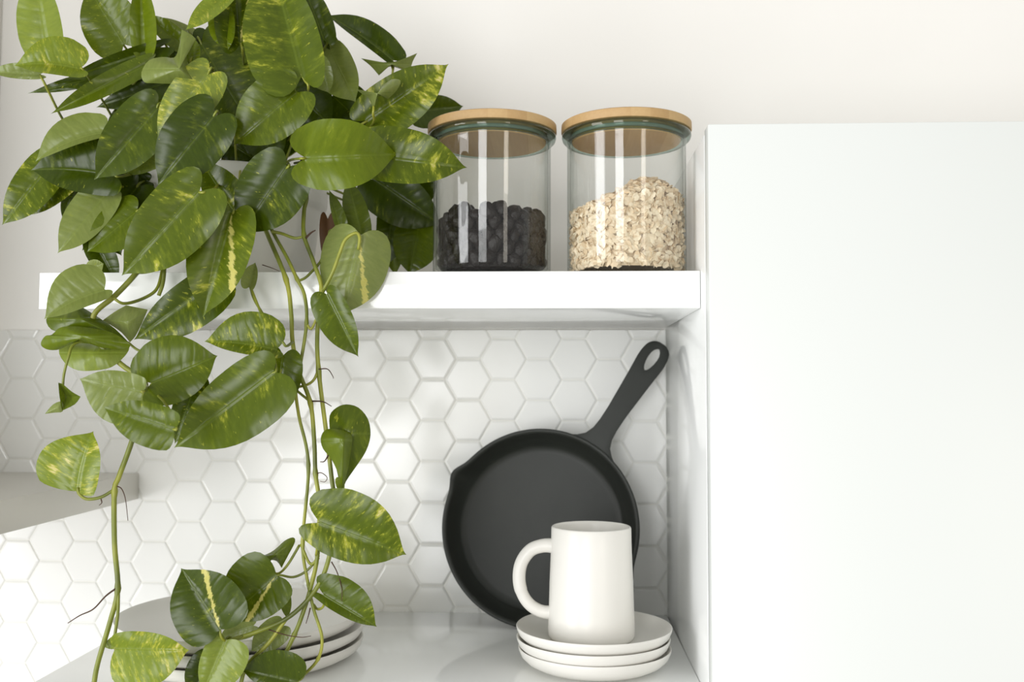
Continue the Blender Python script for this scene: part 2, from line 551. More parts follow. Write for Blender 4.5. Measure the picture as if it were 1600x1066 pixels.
# ------------------------------------------------------------------ jars
def jar(cx_px, d, label):
    c = U(cx_px, 400, d)
    root = empty('storage_jar', (c.x, d, Z_TOP))
    tag(root, label, 'jar', 'glass storage jars with wooden lids')
    k = d / FPX
    R = 92.5 * k
    H = 0.1432
    t = 0.0026
    prof = [(0, 0.0012), (R - 0.010, 0.0012), (R - 0.008, 0.0), (R - 0.002, 0.0004), (R, 0.003), (R, H - 0.013), (R + 0.0012, H - 0.009), (R - t + 0.0004, H - 0.009),
            (R - t, H - 0.013), (R - t, 0.009), (R - t - 0.004, 0.006), (0, 0.0055)]
    gb = sharp(link('glass_body', lathe('glass_body', prof, 96), M['glass'], root), 50)
    rim = [(R - t + 0.0006, H - 0.009), (R + 0.0012, H - 0.009), (R + 0.0045, H - 0.006), (R + 0.0055, H - 0.003), (R + 0.0052, H - 0.0006), (R + 0.0035, H), (R - t + 0.0006, H - 0.0005)]
    link('glass_rim', lathe('glass_rim', rim, 96, closed=True), M['glass_rim'], gb)
    lid = [(0, H + 0.0100), (R + 0.0042, H + 0.0100), (R + 0.0058, H + 0.0090), (R + 0.0060, H + 0.0022), (R + 0.0053, H + 0.0010), (R - t - 0.0022, H + 0.0010),
           (R - t - 0.0022, H - 0.0080), (R - t - 0.0032, H - 0.0090), (0, H - 0.0090)]
    lo = sharp(link('lid', lathe('lid', lid, 96), M['bamboo'], root), 40)
    ring = [(R - t - 0.0024, H - 0.0015), (R - t - 0.0002, H - 0.0022), (R - t - 0.0002, H - 0.0050), (R - t - 0.0024, H - 0.0058)]
    link('seal', lathe('seal', ring, 64, closed=True), M['seal'], lo)
    return root, R - t, H
JD = 0.958
jl, JR, JH = jar(768.5, JD, 'glass jar of dark raisins under a wooden lid, beside the plant')
jr, _, _ = jar(979, JD, 'glass jar of rolled oats under a wooden lid, beside the cabinet')

# oats: flakes heaped in the right jar
def oats():
    rr = random.Random(11)
    verts, faces, tones = [], [], []
    def top(x, y):
        return 0.073 + 0.22 * x + 0.018 * math.exp(-((x - 0.012) ** 2 + (y + 0.01) ** 2) / 0.0010) - 3.0 * max(0.0, x - 0.028) ** 1.3 * 0.5
    def flake(p, nrm, r):
        nrm = nrm.normalized()
        u = nrm.orthogonal().normalized()
        u = Matrix.Rotation(rr.uniform(0, 6.28), 3, nrm) @ u
        w = nrm.cross(u)
        b = len(verts)
        tone = rr.random() ** 1.6
        e = rr.uniform(0.7, 0.95)
        verts.append(tuple(p + nrm * r * 0.22)); tones.append(tone)
        for k in range(7):
            a = 2 * pi * k / 7
            q = r * rr.uniform(0.88, 1.08)
            verts.append(tuple(p + u * math.cos(a) * q + w * math.sin(a) * q * e + nrm * rr.uniform(-0.1, 0.14) * r)); tones.append(tone)
        verts.append(tuple(p - nrm * r * 0.16)); tones.append(tone)
        for k in range(7):
            k2 = (k + 1) % 7
            faces.append((b, b + 1 + k, b + 1 + k2))
            faces.append((b + 8, b + 1 + k2, b + 1 + k))
    Ri = JR - 0.0012
    for i in range(3400):
        a = rr.uniform(-pi, pi)
        rad = Ri - abs(rr.gauss(0, 0.0022))
        x, y = rad * math.cos(a), rad * math.sin(a)
        z = rr.uniform(0.0072, top(x, y))
        n = Vector((math.cos(a), math.sin(a), 0)) + Vector((rr.gauss(0, .55), rr.gauss(0, .55), rr.gauss(0, .55)))
        flake(Vector((x, y, z)), n, rr.uniform(0.0028, 0.0050))
    for i in range(1500):
        a = rr.uniform(-pi, pi)
        rad = Ri * math.sqrt(rr.random())
        x, y = rad * math.cos(a), rad * math.sin(a)
        flake(Vector((x, y, top(x, y) + rr.gauss(0, 0.0012))), Vector((rr.gauss(0, .5), rr.gauss(0, .5), 1)), rr.uniform(0.0030, 0.0050))
    # body of the heap under the loose flakes
    b = len(verts)
    seg = 40
    rings = [(0.0, None), (0.35, None), (0.7, None), (0.93, None), (0.93, 0.0060)]
    verts.append((0, 0, top(0, 0) - 0.003)); tones.append(0.7)
    idx = []
    for f, z in rings[1:]:
        idx.append(list(range(len(verts), len(verts) + seg)))
        for k in range(seg):
            a = 2 * pi * k / seg
            x, y = Ri * f * math.cos(a), Ri * f * math.sin(a)
            verts.append((x, y, (top(x, y) - 0.003) if z is None else z)); tones.append(0.7)
    for k in range(seg):
        faces.append((b, idx[0][k], idx[0][(k + 1) % seg]))
        for p_, q_ in zip(idx, idx[1:]):
            faces.append((p_[k], q_[k], q_[(k + 1) % seg], p_[(k + 1) % seg]))
    me = bpy.data.meshes.new('rolled_oats')
    me.from_pydata(verts, [], faces)
    at = me.attributes.new('tone', 'FLOAT', 'POINT')
    at.data.foreach_set('value', tones)
    return me
oo = link('rolled_oats', oats(), M['oat'], None, jr.location, smooth=False)
tag(oo, 'heap of pale rolled oats filling the right glass jar halfway', 'oats', None, 'stuff')

# raisins: shared lumpy meshes, each raisin an object
rmesh = []
for q in range(4):
    rr = random.Random(40 + q)
    bm = bmesh.new()
    bmesh.ops.create_icosphere(bm, subdivisions=2, radius=1.0)
    ph = [rr.uniform(0, 6.28) for _ in range(6)]
    for v in bm.verts:
        c = v.co.copy()
        w = 1 + 0.16 * math.sin(5 * c.x + ph[0]) * math.cos(4 * c.y + ph[1]) + 0.08 * math.sin(9 * c.y + ph[2] + 3 * c.z) + 0.07 * math.sin(11 * c.x + ph[3])
        v.co = Vector((c.x * 0.0066 * w, c.y * 0.0058 * w, c.z * 0.0092 * (0.8 + 0.2 * w)))
    me = from_bm(bm, 'raisin'); me.materials.append(M['raisin'])
    me.polygons.foreach_set('use_smooth', [True] * len(me.polygons))
    rmesh.append(me)
rr = random.Random(5)
def raisin(x, y, z, tilt=0.5):
    o = bpy.data.objects.new('raisin', rr.choice(rmesh))
    COL.objects.link(o)
    o.location = jl.location + Vector((x, y, z))
    o.rotation_euler = (rr.gauss(0, tilt), rr.gauss(0, tilt), rr.uniform(0, 6.28))
    s = rr.uniform(0.9, 1.2)
    o.scale = (s, s, s)
    tag(o, 'one of the dark wrinkled raisins heaped in the left glass jar', 'raisin', 'raisins in the left jar')
RI = JR - 0.0084
def rtop(x):
    return 0.068 - 0.16 * max(0.0, x - 0.02) - 0.25 * max(0.0, -0.03 - x) + 0.003 * math.sin(x * 170)
nL = 5
for L in range(nL):
    for k in range(13):
        a = -pi / 2 + (k - 6 + (0.5 if L % 2 else 0)) * 0.262
        x, y = RI * math.cos(a), RI * math.sin(a)
        z = 0.0142 + L * (rtop(x) - 0.0242) / (nL - 1) + rr.uniform(-0.0015, 0.0015)
        raisin(x, y, z, 0.35)
for k in range(34):
    a = k * 2.39996
    rad = (RI - 0.004) * math.sqrt((k + 0.5) / 34)
    x, y = rad * math.cos(a), rad * math.sin(a)
    raisin(x, y, rtop(x) - 0.007 + rr.uniform(-0.002, 0.002), 1.0)
core = link('raisin_fill', lathe('raisin_fill', [(0, 0.0058), (RI + 0.001, 0.0058), (RI - 0.002, 0.046), (RI * 0.6, 0.055), (0, 0.056)], 40), M['raisin'], None, jl.location)
tag(core, 'mass of dark raisins inside the left glass jar', 'raisins', None, 'stuff')

# ------------------------------------------------------------------ crockery
def plate_prof(r, h, full=False):
    """low coupe plate with a foot"""
    f = r * 0.60
    out = [(0, 0.0012), (f - 0.006, 0.0012), (f - 0.004, 0.0), (f, 0.0003), (f + 0.004, 0.0022)]
    body = [(r * 0.79, h * 0.17), (r * 0.895, h * 0.36), (r * 0.962, h * 0.60), (r * 0.992, h * 0.85), (r * 0.999, h * 0.97), (r * 0.992, h), (r * 0.978, h * 0.985)]
    if full:
        body = [(r * 0.80, h * 0.10), (r * 0.905, h * 0.22), (r * 0.968, h * 0.44), (r * 0.993, h * 0.72), (r * 0.999, h * 0.95), (r * 0.994, h), (r * 0.981, h * 0.985)]
    inn = [(r * 0.962, h * 0.90), (r * 0.92, h * 0.72), (r * 0.83, h * 0.53), (r * 0.70, h * 0.42), (r * 0.5, h * 0.37), (0, h * 0.36)]
    return out + body + inn

cs = on_plane(928, 1043, Z_LOW)
SD = cs.y
ks = SD / FPX
sauc_r = 119.5 * ks
labels = ['bottom one of the three small white saucers stacked under the mug',
          'middle one of the three small white saucers stacked under the mug',
          'top one of the three small white saucers, with the mug standing on it']
sx = U(928, 1000, SD).x
STEP = 0.0102
sh = 0.0205
for i in range(3):
    o = link('saucer', lathe('saucer', plate_prof(sauc_r * (1.0 if i == 2 else 0.985 - 0.004 * (1 - i)), sh), 96), M['ceramic'], None, (sx + (0.0006, -0.0008, 0)[i], SD + (0.001, -0.001, 0)[i], Z_LOW + i * STEP))
    sharp(o, 60)
    tag(o, labels[i], 'saucer', 'small saucers under the mug')

# mug
mz = Z_LOW + 2 * STEP + sh * 0.375
mc = U(924, 985, SD)
mug = empty('mug', (mc.x, SD, mz))
tag(mug, 'tall off-white ceramic mug with a loop handle on the saucer stack', 'mug')
rb, rtp = 66.5 * ks, 61.5 * ks
mh = U(920, 822, SD).z - mz
mp = [(0, 0.001), (rb - 0.006, 0.001), (rb - 0.005, 0.0), (rb - 0.002, 0.0008), (rb - 0.0002, 0.004), (rb, 0.010), (rb - 0.0008, 0.03), (rb * 0.55 + rtp * 0.45, mh * 0.5), (rtp + 0.0004, mh * 0.80), (rtp, mh - 0.0016),
      (rtp - 0.0008, mh - 0.0003), (rtp - 0.0016, mh), (rtp - 0.0026, mh - 0.0006), (rtp - 0.0034, mh - 0.003), (rtp - 0.0032, mh * 0.7), (rb - 0.0055, mh * 0.3), (rb - 0.007, 0.009), (rb - 0.014, 0.006), (0, 0.006)]
mb = link('body', lathe('body', mp, 96), M['ceramic'], mug)
hp = [(866, 853), (848, 853), (829, 860), (815, 879), (811, 902), (815, 925), (827, 944), (845, 955), (866, 958)]
hpts = [U(x, y, SD) - mug.location for x, y in [tuple(q) for q in spline(hp, 6)]]
hr = [0.0064 * (1 + 0.15 * (2 * i / (len(hpts) - 1) - 1) ** 4) * (1.0 if i < len(hpts) * 0.6 else 0.93) for i in range(len(hpts))]
link('handle', tube_mesh('handle', hpts, hr, 16), M['ceramic'], mug)

# large plates on the left
PD = 0.985
kp = PD / FPX
pr = 188.5 * kp
px_ = U(377, 1000, PD).x
plabels = ['bottom one of the three large white plates stacked behind the trailing leaves',
           'middle one of the three large white plates stacked behind the trailing leaves',
           'top one of the three large white plates stacked behind the trailing leaves']
for i in range(3):
    o = link('plate', lathe('plate', plate_prof(pr * (0.985, 1.0, 0.985)[i], 0.0185, True), 128), M['ceramic'], None, (px_ + (0.002, 0.001, -0.001)[i], PD + (0.0, 0.001, 0.0)[i], Z_LOW + i * 0.0130))
    sharp(o, 60)
    tag(o, plabels[i], 'plate', 'large plates on the lower shelf')

# ------------------------------------------------------------------ cast iron skillet
TILT = math.radians(8.2)
PR = 0.1135
pd = 1.122
pcz = Z_LOW + PR * math.cos(TILT) + 0.0003
pcx = U(844, 828, pd).x
pan = empty('skillet', (pcx, pd, pcz))
tag(pan, 'black cast iron skillet leaning against the hexagon tiles', 'skillet')
nz_ = Vector((-0.03, -math.cos(TILT), math.sin(TILT))).normalized()
ux = Vector((1, 0, 0)); ux = (ux - nz_ * ux.dot(nz_)).normalized()
uy = nz_.cross(ux)
pan.rotation_euler = Matrix((ux, uy, nz_)).transposed().to_euler()
HA = math.radians(56.2)
def pan_body():
    prof = [(0, -0.0385), (0.086, -0.0385), (0.0915, -0.037), (0.095, -0.032), (0.105, -0.014), (0.1105, -0.0035), (0.1132, -0.0008), (0.1135, 0.0002), (0.1128, 0.0010), (0.1105, 0.0010), (0.1085, -0.0008),
            (0.1075, -0.004), (0.1025, -0.018), (0.0965, -0.0295), (0.093, -0.0325), (0.087, -0.0335), (0, -0.0335)]
    me = lathe('body', prof, 144)
    for v in me.vertices:
        r = math.hypot(v.co.x, v.co.y)
        if r < 0.096:
            continue
        a = math.atan2(v.co.y, v.co.x)
        for sa in (HA + pi / 2 + 0.045, HA - pi / 2 + 0.045):
            dlt = (a - sa + pi) % (2 * pi) - pi
            g = math.exp(-(dlt / 0.115) ** 2) * max(0.0, (v.co.z + 0.026) / 0.026)
            k = 1 + 0.068 * g
            v.co.x *= k; v.co.y *= k
            v.co.z -= 0.003 * g * (1 if v.co.z > -0.005 else 0)
    return me
link('body', pan_body(), M['iron'], pan)
def pan_handle():
    ks_ = [(0.1085, 0.031, 0), (0.113, 0.0240, 0), (0.120, 0.0170, 0), (0.130, 0.0131, 0), (0.142, 0.0119, 0), (0.16, 0.0120, 0), (0.185, 0.0136, 0), (0.21, 0.0152, 0), (0.2195, 0.0160, 0.0), (0.2215, 0.0161, 0.0022),
           (0.225, 0.0165, 0.0038), (0.231, 0.0169, 0.0052), (0.237, 0.0169, 0.0058), (0.243, 0.0163, 0.0054), (0.2475, 0.0153, 0.0038), (0.2500, 0.0143, 0.0018), (0.2512, 0.0137, 0.0), (0.2545, 0.0108, 0), (0.2568, 0.0070, 0), (0.2578, 0.003, 0)]
    bm = bmesh.new()
    rows = []
    for a, w, h in ks_:
        zz = 0.0012 * math.sin((a - 0.11) / 0.15 * pi) - 0.004
        row = [bm.verts.new((a, s, zz)) for s in (-w, -(w + h) / 2, -h)]
        row += [row[2]] if h == 0 else [bm.verts.new((a, h, zz))]
        row += [bm.verts.new((a, s, zz)) for s in ((w + h) / 2, w)]
        rows.append(row)
    for r0, r1 in zip(rows, rows[1:]):
        for k in (0, 1, 3, 4):
            f = [r0[k], r0[k + 1], r1[k + 1], r1[k]]
            f = list(dict.fromkeys(f))
            bm.faces.new(f)
    bmesh.ops.rotate(bm, verts=bm.verts, cent=(0, 0, 0), matrix=Matrix.Rotation(HA, 3, 'Z'))
    bmesh.ops.recalc_face_normals(bm, faces=bm.faces)
    if bm.faces[0].normal.z < 0:
        bmesh.ops.reverse_faces(bm, faces=bm.faces)
    return from_bm(bm, 'handle')
ph = link('handle', pan_handle(), M['iron'], pan)
md = ph.modifiers.new('thickness', 'SOLIDIFY'); md.thickness = 0.0075; md.offset = -0.2
md = ph.modifiers.new('round', 'BEVEL'); md.width = 0.0022; md.segments = 3; md.limit_method = 'ANGLE'; md.angle_limit = math.radians(50)
sharp(ph, 60)

# ------------------------------------------------------------------ potted plant
POTD = 1.032
pc = U(364, 400, POTD)
plant = empty('potted_pothos', (pc.x, POTD, Z_TOP))
tag(plant, 'variegated trailing houseplant in a white pot spilling over the upper shelf', 'houseplant')
PO = plant.location
POTH = U(364, 250, POTD - 0.098).z - Z_TOP
pp = [(0, 0.0), (0.080, 0.0), (0.0835, 0.002), (0.0925, POTH - 0.034), (0.0935, POTH - 0.031), (0.0985, POTH - 0.029), (0.1000, POTH - 0.026), (0.1015, POTH - 0.002), (0.1005, POTH), (0.0985, POTH), (0.0970, POTH - 0.004), (0.0930, POTH - 0.02), (0.090, POTH - 0.05), (0, POTH - 0.052)]
link('pot', lathe('pot', pp, 96), M['pot'], plant)
so = link('soil', lathe('soil', [(0, POTH - 0.010), (0.05, POTH - 0.012), (0.0925, POTH - 0.016), (0.0915, POTH - 0.03), (0, POTH - 0.03)], 48), M['soil'], plant)
so['kind'] = 'stuff'

OUT = spline([(0, 0), (-0.09, 0.20), (-0.13, 0.46), (-0.07, 0.76), (0.11, 0.965), (0.30, 1.0), (0.50, 0.94), (0.675, 0.76), (0.815, 0.48), (0.905, 0.215), (0.96, 0.06), (1.0, 0)], 2)
RL = random.Random(21)
def leaf_mesh(B, T, cw, ccw, d, tipz, fold, curl, bow, lobe, wave, droop):
    bx, by = B; tx, ty = T
    dx, dy = tx - bx, ty - by
    Ln = math.hypot(dx, dy)
    pxx, pyy = -dy / Ln, dx / Ln            # clockwise side on the picture
    o = U(bx, by, d)
    verts, uvs, faces = [], [], []
    nj = 5
    m = d / FPX
    ph1, ph2 = RL.uniform(0, 6.28), RL.uniform(0, 6.28)
    fa, fb = fold if isinstance(fold, tuple) else (fold, fold)
    idx = {}
    nt_ = len(OUT)
    for i, (so_, wo) in enumerate(OUT):
        if so_ < 0:
            so_ = so_ * lobe
        mi = max(0.0, so_ - 0.13 * wo) if i < nt_ - 1 else 1.0
        for sgn, W, fo in ((1, cw, fa), (-1, ccw, fb)):
            for j in range(nj + 1):
                key = (i, sgn * j)
                if j == 0 and (i, 0) in idx:
                    continue
                f = j / nj
                s_ = mi + (so_ - mi) * f
                w_ = wo * f
                bo = bow * 4 * s_ * (1 - s_) if s_ > 0 else 0
                x = bx + dx * s_ + pxx * (sgn * w_ * W + bo)
                y = by + dy * s_ + pyy * (sgn * w_ * W + bo)
                Wm = W * m
                z = tipz * s_ + 0.10 * m * Ln * max(0.0, s_ - 0.55) ** 2 * 4 + droop * 4 * max(0, s_) * (1 - s_) - 1.6 * fo * w_ * Wm + curl * w_ * w_ * Wm
                z += wave * m * Ln * w_ * w_ * math.sin(5.5 * s_ + (ph1 if sgn > 0 else ph2))
                idx[key] = len(verts)
                verts.append(U(x, y, d + z) - o)
                uvs.append((s_, sgn * w_ * max(0.35, min(1.2, W / (0.42 * Ln)))* 0.5))
    for i in range(nt_ - 1):
        for sgn in (1, -1):
            for j in range(nj):
                q = [idx[(i, sgn * j)], idx[(i, sgn * (j + 1))], idx[(i + 1, sgn * (j + 1))], idx[(i + 1, sgn * j)]]
                if sgn > 0:
                    q.reverse()
                faces.append(q)
    me = bpy.data.meshes.new('leaf')
    me.from_pydata([tuple(v) for v in verts], [], faces)
    uvl = me.uv_layers.new(name='leaf')
    for lp in me.loops:
        uvl.data[lp.index].uv = uvs[lp.vertex_index]
    bm = bmesh.new(); bm.from_mesh(me)
    bmesh.ops.remove_doubles(bm, verts=bm.verts, dist=1e-6)
    bm.to_mesh(me); bm.free()
    return me, o

ST = {   # variegation, tone, pale
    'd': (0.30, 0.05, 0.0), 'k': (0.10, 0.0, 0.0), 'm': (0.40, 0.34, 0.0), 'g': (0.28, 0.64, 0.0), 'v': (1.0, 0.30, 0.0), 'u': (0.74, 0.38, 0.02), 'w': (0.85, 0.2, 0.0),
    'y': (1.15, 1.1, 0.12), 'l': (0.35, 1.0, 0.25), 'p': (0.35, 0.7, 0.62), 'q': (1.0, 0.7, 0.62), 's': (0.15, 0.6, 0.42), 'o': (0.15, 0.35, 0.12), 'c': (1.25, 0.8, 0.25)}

def leaf(B, T, cw, ccw, d, st='m', tipz=None, fold=0.42, curl=0.30, bow=0.0, lobe=1.0, wave=0.045, droop=0.0, pet=None, mat_=None, pr=0.0013, stripe=1.0):
    tipz = RL.uniform(-0.012, 0.012) if tipz is None else tipz
    me, o = leaf_mesh(B, T, cw, ccw, d, tipz, fold, curl, bow, lobe, wave, droop)
    ob = link('leaf', me, mat_ or M['leaf'], plant, o - PO)
    a, b, c = ST[st]
    ob.color = (max(0, a + RL.uniform(-0.08, 0.08)), max(0, b + RL.uniform(-0.1, 0.1)), c, stripe)
    if pet is None:
        return ob
    if pet == 'pot':
        dx, dy = T[0] - B[0], T[1] - B[1]
        L = math.hypot(dx, dy)
        e = (364 + (B[0] - 364) * 0.30 + RL.uniform(-15, 15), 262, POTD - 0.02 + RL.uniform(-0.05, 0.04))
        pix = [(B[0] + dx / L * 4, B[1] + dy / L * 4, d + 0.0012), (B[0] - dx / L * 10, B[1] - dy / L * 10, d + 0.006),
               ((B[0] * 0.55 + e[0] * 0.45), (B[1] * 0.6 + e[1] * 0.4) - 4, d * 0.5 + e[2] * 0.5 + 0.03), e]
    else:
        pix = [(q[0], q[1], q[2] if len(q) > 2 else d + 0.001) for q in pet]
    me = pix_tube('petiole', pix, pr * 0.85, pr, o, 6, 5)
    link('petiole', me, M['stem'], ob)
    return ob

def fan_leaf(pts, c, d, st, cz=-0.008, ez=0.0, tilt=(0, 0), pet=None, pr=0.0013):
    """a folded or curled leaf from its outline; a point given twice is a sharp corner. c is the top of the fold"""
    n = len(pts)
    out = []
    for i in range(n):
        a, b, e, f = [np.array(pts[(i + k) % n], float) for k in (-1, 0, 1, 2)]
        if np.allclose(b, e):
            continue
        for k in range(3):
            t = k / 3
            out.append(0.5 * ((2 * b) + (e - a) * t + (2 * a - 5 * b + 4 * e - f) * t * t + (3 * b - a - 3 * e + f) * t ** 3))
    w = max(abs(p[0] - c[0]) for p in out)
    h = max(abs(p[1] - c[1]) for p in out)
    L = max(w, h)
    o = U(c[0], c[1], d)
    rings = 5
    verts, uvs, faces = [U(c[0], c[1], d + cz) - o], [(0.5, 0.0)], []
    m = len(out)
    for r in range(1, rings + 1):
        f = r / rings
        for i, p in enumerate(out):
            x, y = c[0] + (p[0] - c[0]) * f, c[1] + (p[1] - c[1]) * f
            z = cz + (ez - cz) * f ** 1.4 + tilt[0] * (x - c[0]) / L + tilt[1] * (y - c[1]) / L
            verts.append(U(x, y, d + z) - o)
            uvs.append((0.5 + 0.5 * (x - c[0]) / L, 0.5 * (y - c[1]) / L))
    for i in range(m):
        i2 = (i + 1) % m
        faces.append((0, 1 + i2, 1 + i))
        for r in range(rings - 1):
            faces.append((1 + r * m + i, 1 + r * m + i2, 1 + (r + 1) * m + i2, 1 + (r + 1) * m + i))
    me = bpy.data.meshes.new('leaf')
    me.from_pydata([tuple(v) for v in verts], [], faces)
    uvl = me.uv_layers.new(name='leaf')
    for lp in me.loops:
        uvl.data[lp.index].uv = uvs[lp.vertex_index]
    ob = link('leaf', me, M['leaf'], plant, o - PO)
    a, b, e = ST[st]
    ob.color = (max(0, a + RL.uniform(-0.08, 0.08)), max(0, b + RL.uniform(-0.1, 0.1)), e, 1)
    if pet:
        pix = [(q[0], q[1], q[2] if len(q) > 2 else d + 0.002) for q in pet]
        link('petiole', pix_tube('petiole', pix, pr * 0.85, pr, o, 6, 5), M['stem'], ob)
    return ob

P = 'pot'
# -- crown, top left
leaf((77, 78), (55, -48), 26, 44, 0.90, 'l', fold=(0.8, 0.2), pet=P)
leaf((125, 107), (22, 103), 44, 17, 0.875, 'y', tipz=-0.02, fold=(0.2, 0.9), bow=6, pet=[(125, 107), (132, 112), (165, 165, .93), (190, 210, .96)])
leaf((62, 116), (-18, 112), 17, 9, 0.885, 's', pet=[(62, 116), (72, 135), (100, 190, .93), (130, 230, .96)])
leaf((193, 69), (136, -22), 45, 46, 0.92, 'u', fold=0.3, pet=P)
leaf((224, 76), (219, -34), 22, 20, 0.91, 'g', fold=(0.9, 0.6), pet=P)
leaf((286, 72), (228, 22), 18, 15, 0.935, 'g', pet=P)
leaf((312, 62), (240, 26), 12, 10, 0.96, 'p', fold=0.2, pet=P)
leaf((357, -8), (290, 47), 20, 14, 0.89, 'y', fold=(0.2, 0.9), tipz=-0.02)
leaf((352, 20), (356, 80), 28, 14, 0.90, 'g', fold=0.3)
leaf((376, 66), (370, -70), 32, 40, 0.905, 'w', fold=(0.7, 0.7), pet=[(376, 66), (379, 80), (381, 110, .95), (383, 180, 1.0)], stripe=0.1)
leaf((471, 119), (424, -60), 44, 76, 0.868, 'u', fold=(0.7, 0.35), tipz=0.02, pet=[(470, 116), (476, 126), (482, 139), (470, 180, .95), (440, 240, 1.0)])
leaf((506, 62), (470, -35), 24, 30, 0.93, 'd', pet=P)
leaf((524, 92), (490, 30), 18, 26, 0.95, 'd', pet=P)
leaf((613, 94), (509, 23), 30, 9, 0.97, 'd', tipz=0.03, bow=4, fold=(0.3, 0.9), pet=[(613, 94), (614, 110), (600, 150, 1.0), (520, 240, 1.02)])
fan_leaf([(564, 91), (564, 91), (590, 96), (612, 97), (630, 92), (652, 83), (652, 83), (645, 96), (640, 113), (640, 113), (628, 109), (613, 104), (600, 108), (592, 118), (592, 118), (580, 104)], (612, 100), 0.95, 's', -0.012, 0.006, pet=[(612, 101), (613, 118), (600, 170, .98), (520, 240, 1.0)])
leaf((574, 188), (701, 100), 46, 40, 0.915, 'v', tipz=-0.01, fold=0.35, pet=[(577, 188), (562, 196), (530, 220, .96), (470, 250, 1.0)])
fan_leaf([(555, 139), (555, 139), (570, 143), (590, 145), (597, 135), (612, 124), (626, 126), (620, 141), (606, 155), (606, 155), (594, 150), (587, 160), (584, 172), (584, 172), (576, 153), (566, 147)], (590, 146), 0.885, 'p', -0.012, 0.006, pet=[(584, 166), (583, 178), (581, 195, .91), (540, 240, .97)])
leaf((570, 242), (730, 262), 38, 50, 0.872, 'v', tipz=0.0, fold=0.3, droop=-0.008, pet=[(574, 242), (555, 243), (520, 245, .93), (460, 255, .98)])
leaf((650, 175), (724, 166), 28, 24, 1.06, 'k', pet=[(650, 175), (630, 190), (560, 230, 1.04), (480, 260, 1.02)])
leaf((478, 247), (622, 241), 52, 60, 0.835, 'g', tipz=0.025, fold=(0.15, 0.5), curl=0.15, lobe=1.3, droop=-0.012, pet=[(480, 247), (468, 248), (455, 250, .90), (440, 258, .97)])
leaf((461, 145), (366, 226), 54, 46, 0.868, 'u', tipz=-0.005, fold=0.3, lobe=1.3, pet=[(461, 146), (468, 160, .88), (460, 210, .93), (445, 255, .97)])
leaf((315, 70), (398, 205), 62, 62, 0.945, 'w', fold=0.2, pet=P)
leaf((360, 95), (330, 200), 46, 52, 0.96, 'd', fold=0.2, pet=P)
fan_leaf([(284, 46), (284, 46), (306, 61), (292, 80), (296, 105), (309, 130), (309, 130), (275, 131), (240, 130), (225, 128), (221, 113), (233, 94), (255, 89), (272, 90), (279, 76)], (280, 108), 0.862, 's', -0.010, 0.006)
leaf((300, 92), (304, 60), 12, 14, 0.875, 'g', pet=P)
leaf((326, 116), (245, 220), 38, 40, 0.866, 'c', tipz=-0.005, fold=0.25, pet=P)
leaf((246, 170), (147, 281), 46, 44, 0.878, 'd', tipz=-0.012, fold=0.35, pet=P)
leaf((334, 182), (246, 290), 54, 50, 0.854, 'd', tipz=-0.008, fold=0.28, lobe=1.2, pet=P)
leaf((161, 207), (55, 253), 38, 9, 0.876, 's', tipz=-0.012, fold=(0.15, 0.8), bow=8, pet=[(161, 207), (170, 212), (210, 235, .94), (260, 255, .98)])
leaf((181, 275), (48, 266), 58, 36, 0.893, 'd', tipz=-0.012, fold=(0.2, 0.4), lobe=0.6, bow=6, pet=P)
leaf((82, 252), (3, 352), 34, 34, 0.905, 'v', tipz=-0.012, fold=0.25, pet=[(80, 254), (95, 248), (140, 250, .94), (230, 258, .98)])
leaf((112, 282), (40, 338), 13, 16, 0.915, 'w', fold=0.3)
leaf((167, 302), (90, 396), 36, 30, 0.905, 's', tipz=-0.012, fold=(0.1, 0.6), pet=[(165, 304), (176, 298), (210, 285, .94), (260, 262, .98)])
leaf((118, 288), (97, 342), 13, 13, 0.925, 'd')
leaf((312, 299), (190, 431), 54, 60, 0.842, 'u', tipz=-0.01, fold=0.35, lobe=1.1, pet=[(310, 301), (322, 300), (340, 290, .89), (350, 262, .96)])
leaf((362, 334), (317, 496), 54, 46, 0.858, 'u', tipz=-0.012, fold=(0.45, 0.55), lobe=0.9, pet=[(362, 336), (366, 328), (372, 300, .90), (376, 258, .95)], stripe=0.2)
leaf((448, 262), (376, 366), 54, 54, 0.862, 'd', tipz=0.0, fold=0.3, lobe=1.2, pet=[(447, 264), (452, 258), (446, 252, .90), (440, 262, .96)])
leaf((376, 345), (312, 248), 34, 30, 0.888, 'w', fold=0.3)
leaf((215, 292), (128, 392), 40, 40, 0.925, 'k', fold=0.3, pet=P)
leaf((214, 330), (136, 394), 36, 36, 0.898, 'm', tipz=-0.01, fold=(0.1, 0.6), pet=[(212, 331), (222, 325), (250, 300, .94), (290, 262, .98)])
leaf((146, 376), (184, 444), 22, 22, 0.902, 'd', fold=0.5)
leaf((163, 453), (69, 499), 50, 17, 0.846, 's', tipz=-0.015, fold=(0.15, 0.9), bow=6, lobe=0.8, pet=[(161, 453), (172, 460), (186, 472), (200, 474, .855), (225, 466, .868), (244, 453, .875), (252, 430, .882), (256, 400, .888)], pr=0.0016)
leaf((140, 420), (162, 412), 14, 12, 0.875, 'p')
leaf((268, 402), (203, 428), 10, 12, 0.872, 'p')
leaf((338, 440), (209, 531), 32, 46, 0.874, 'w', tipz=-0.012, fold=0.3, pet=[(336, 441), (345, 430), (350, 405, .885), (340, 360, .90)])
leaf((432, 546), (319, 534), 52, 17, 0.850, 'v', tipz=-0.01, fold=(0.15, 0.7), lobe=0.8, bow=4, pet=[(430, 545), (440, 534), (447, 541), (457, 535, .868)])
leaf((237, 599), (340, 556), 44, 62, 0.838, 'm', tipz=0.006, fold=(0.4, 0.2), lobe=1.6, pet=[(239, 598), (233, 606), (228, 612, .85), (226, 600, .868)])
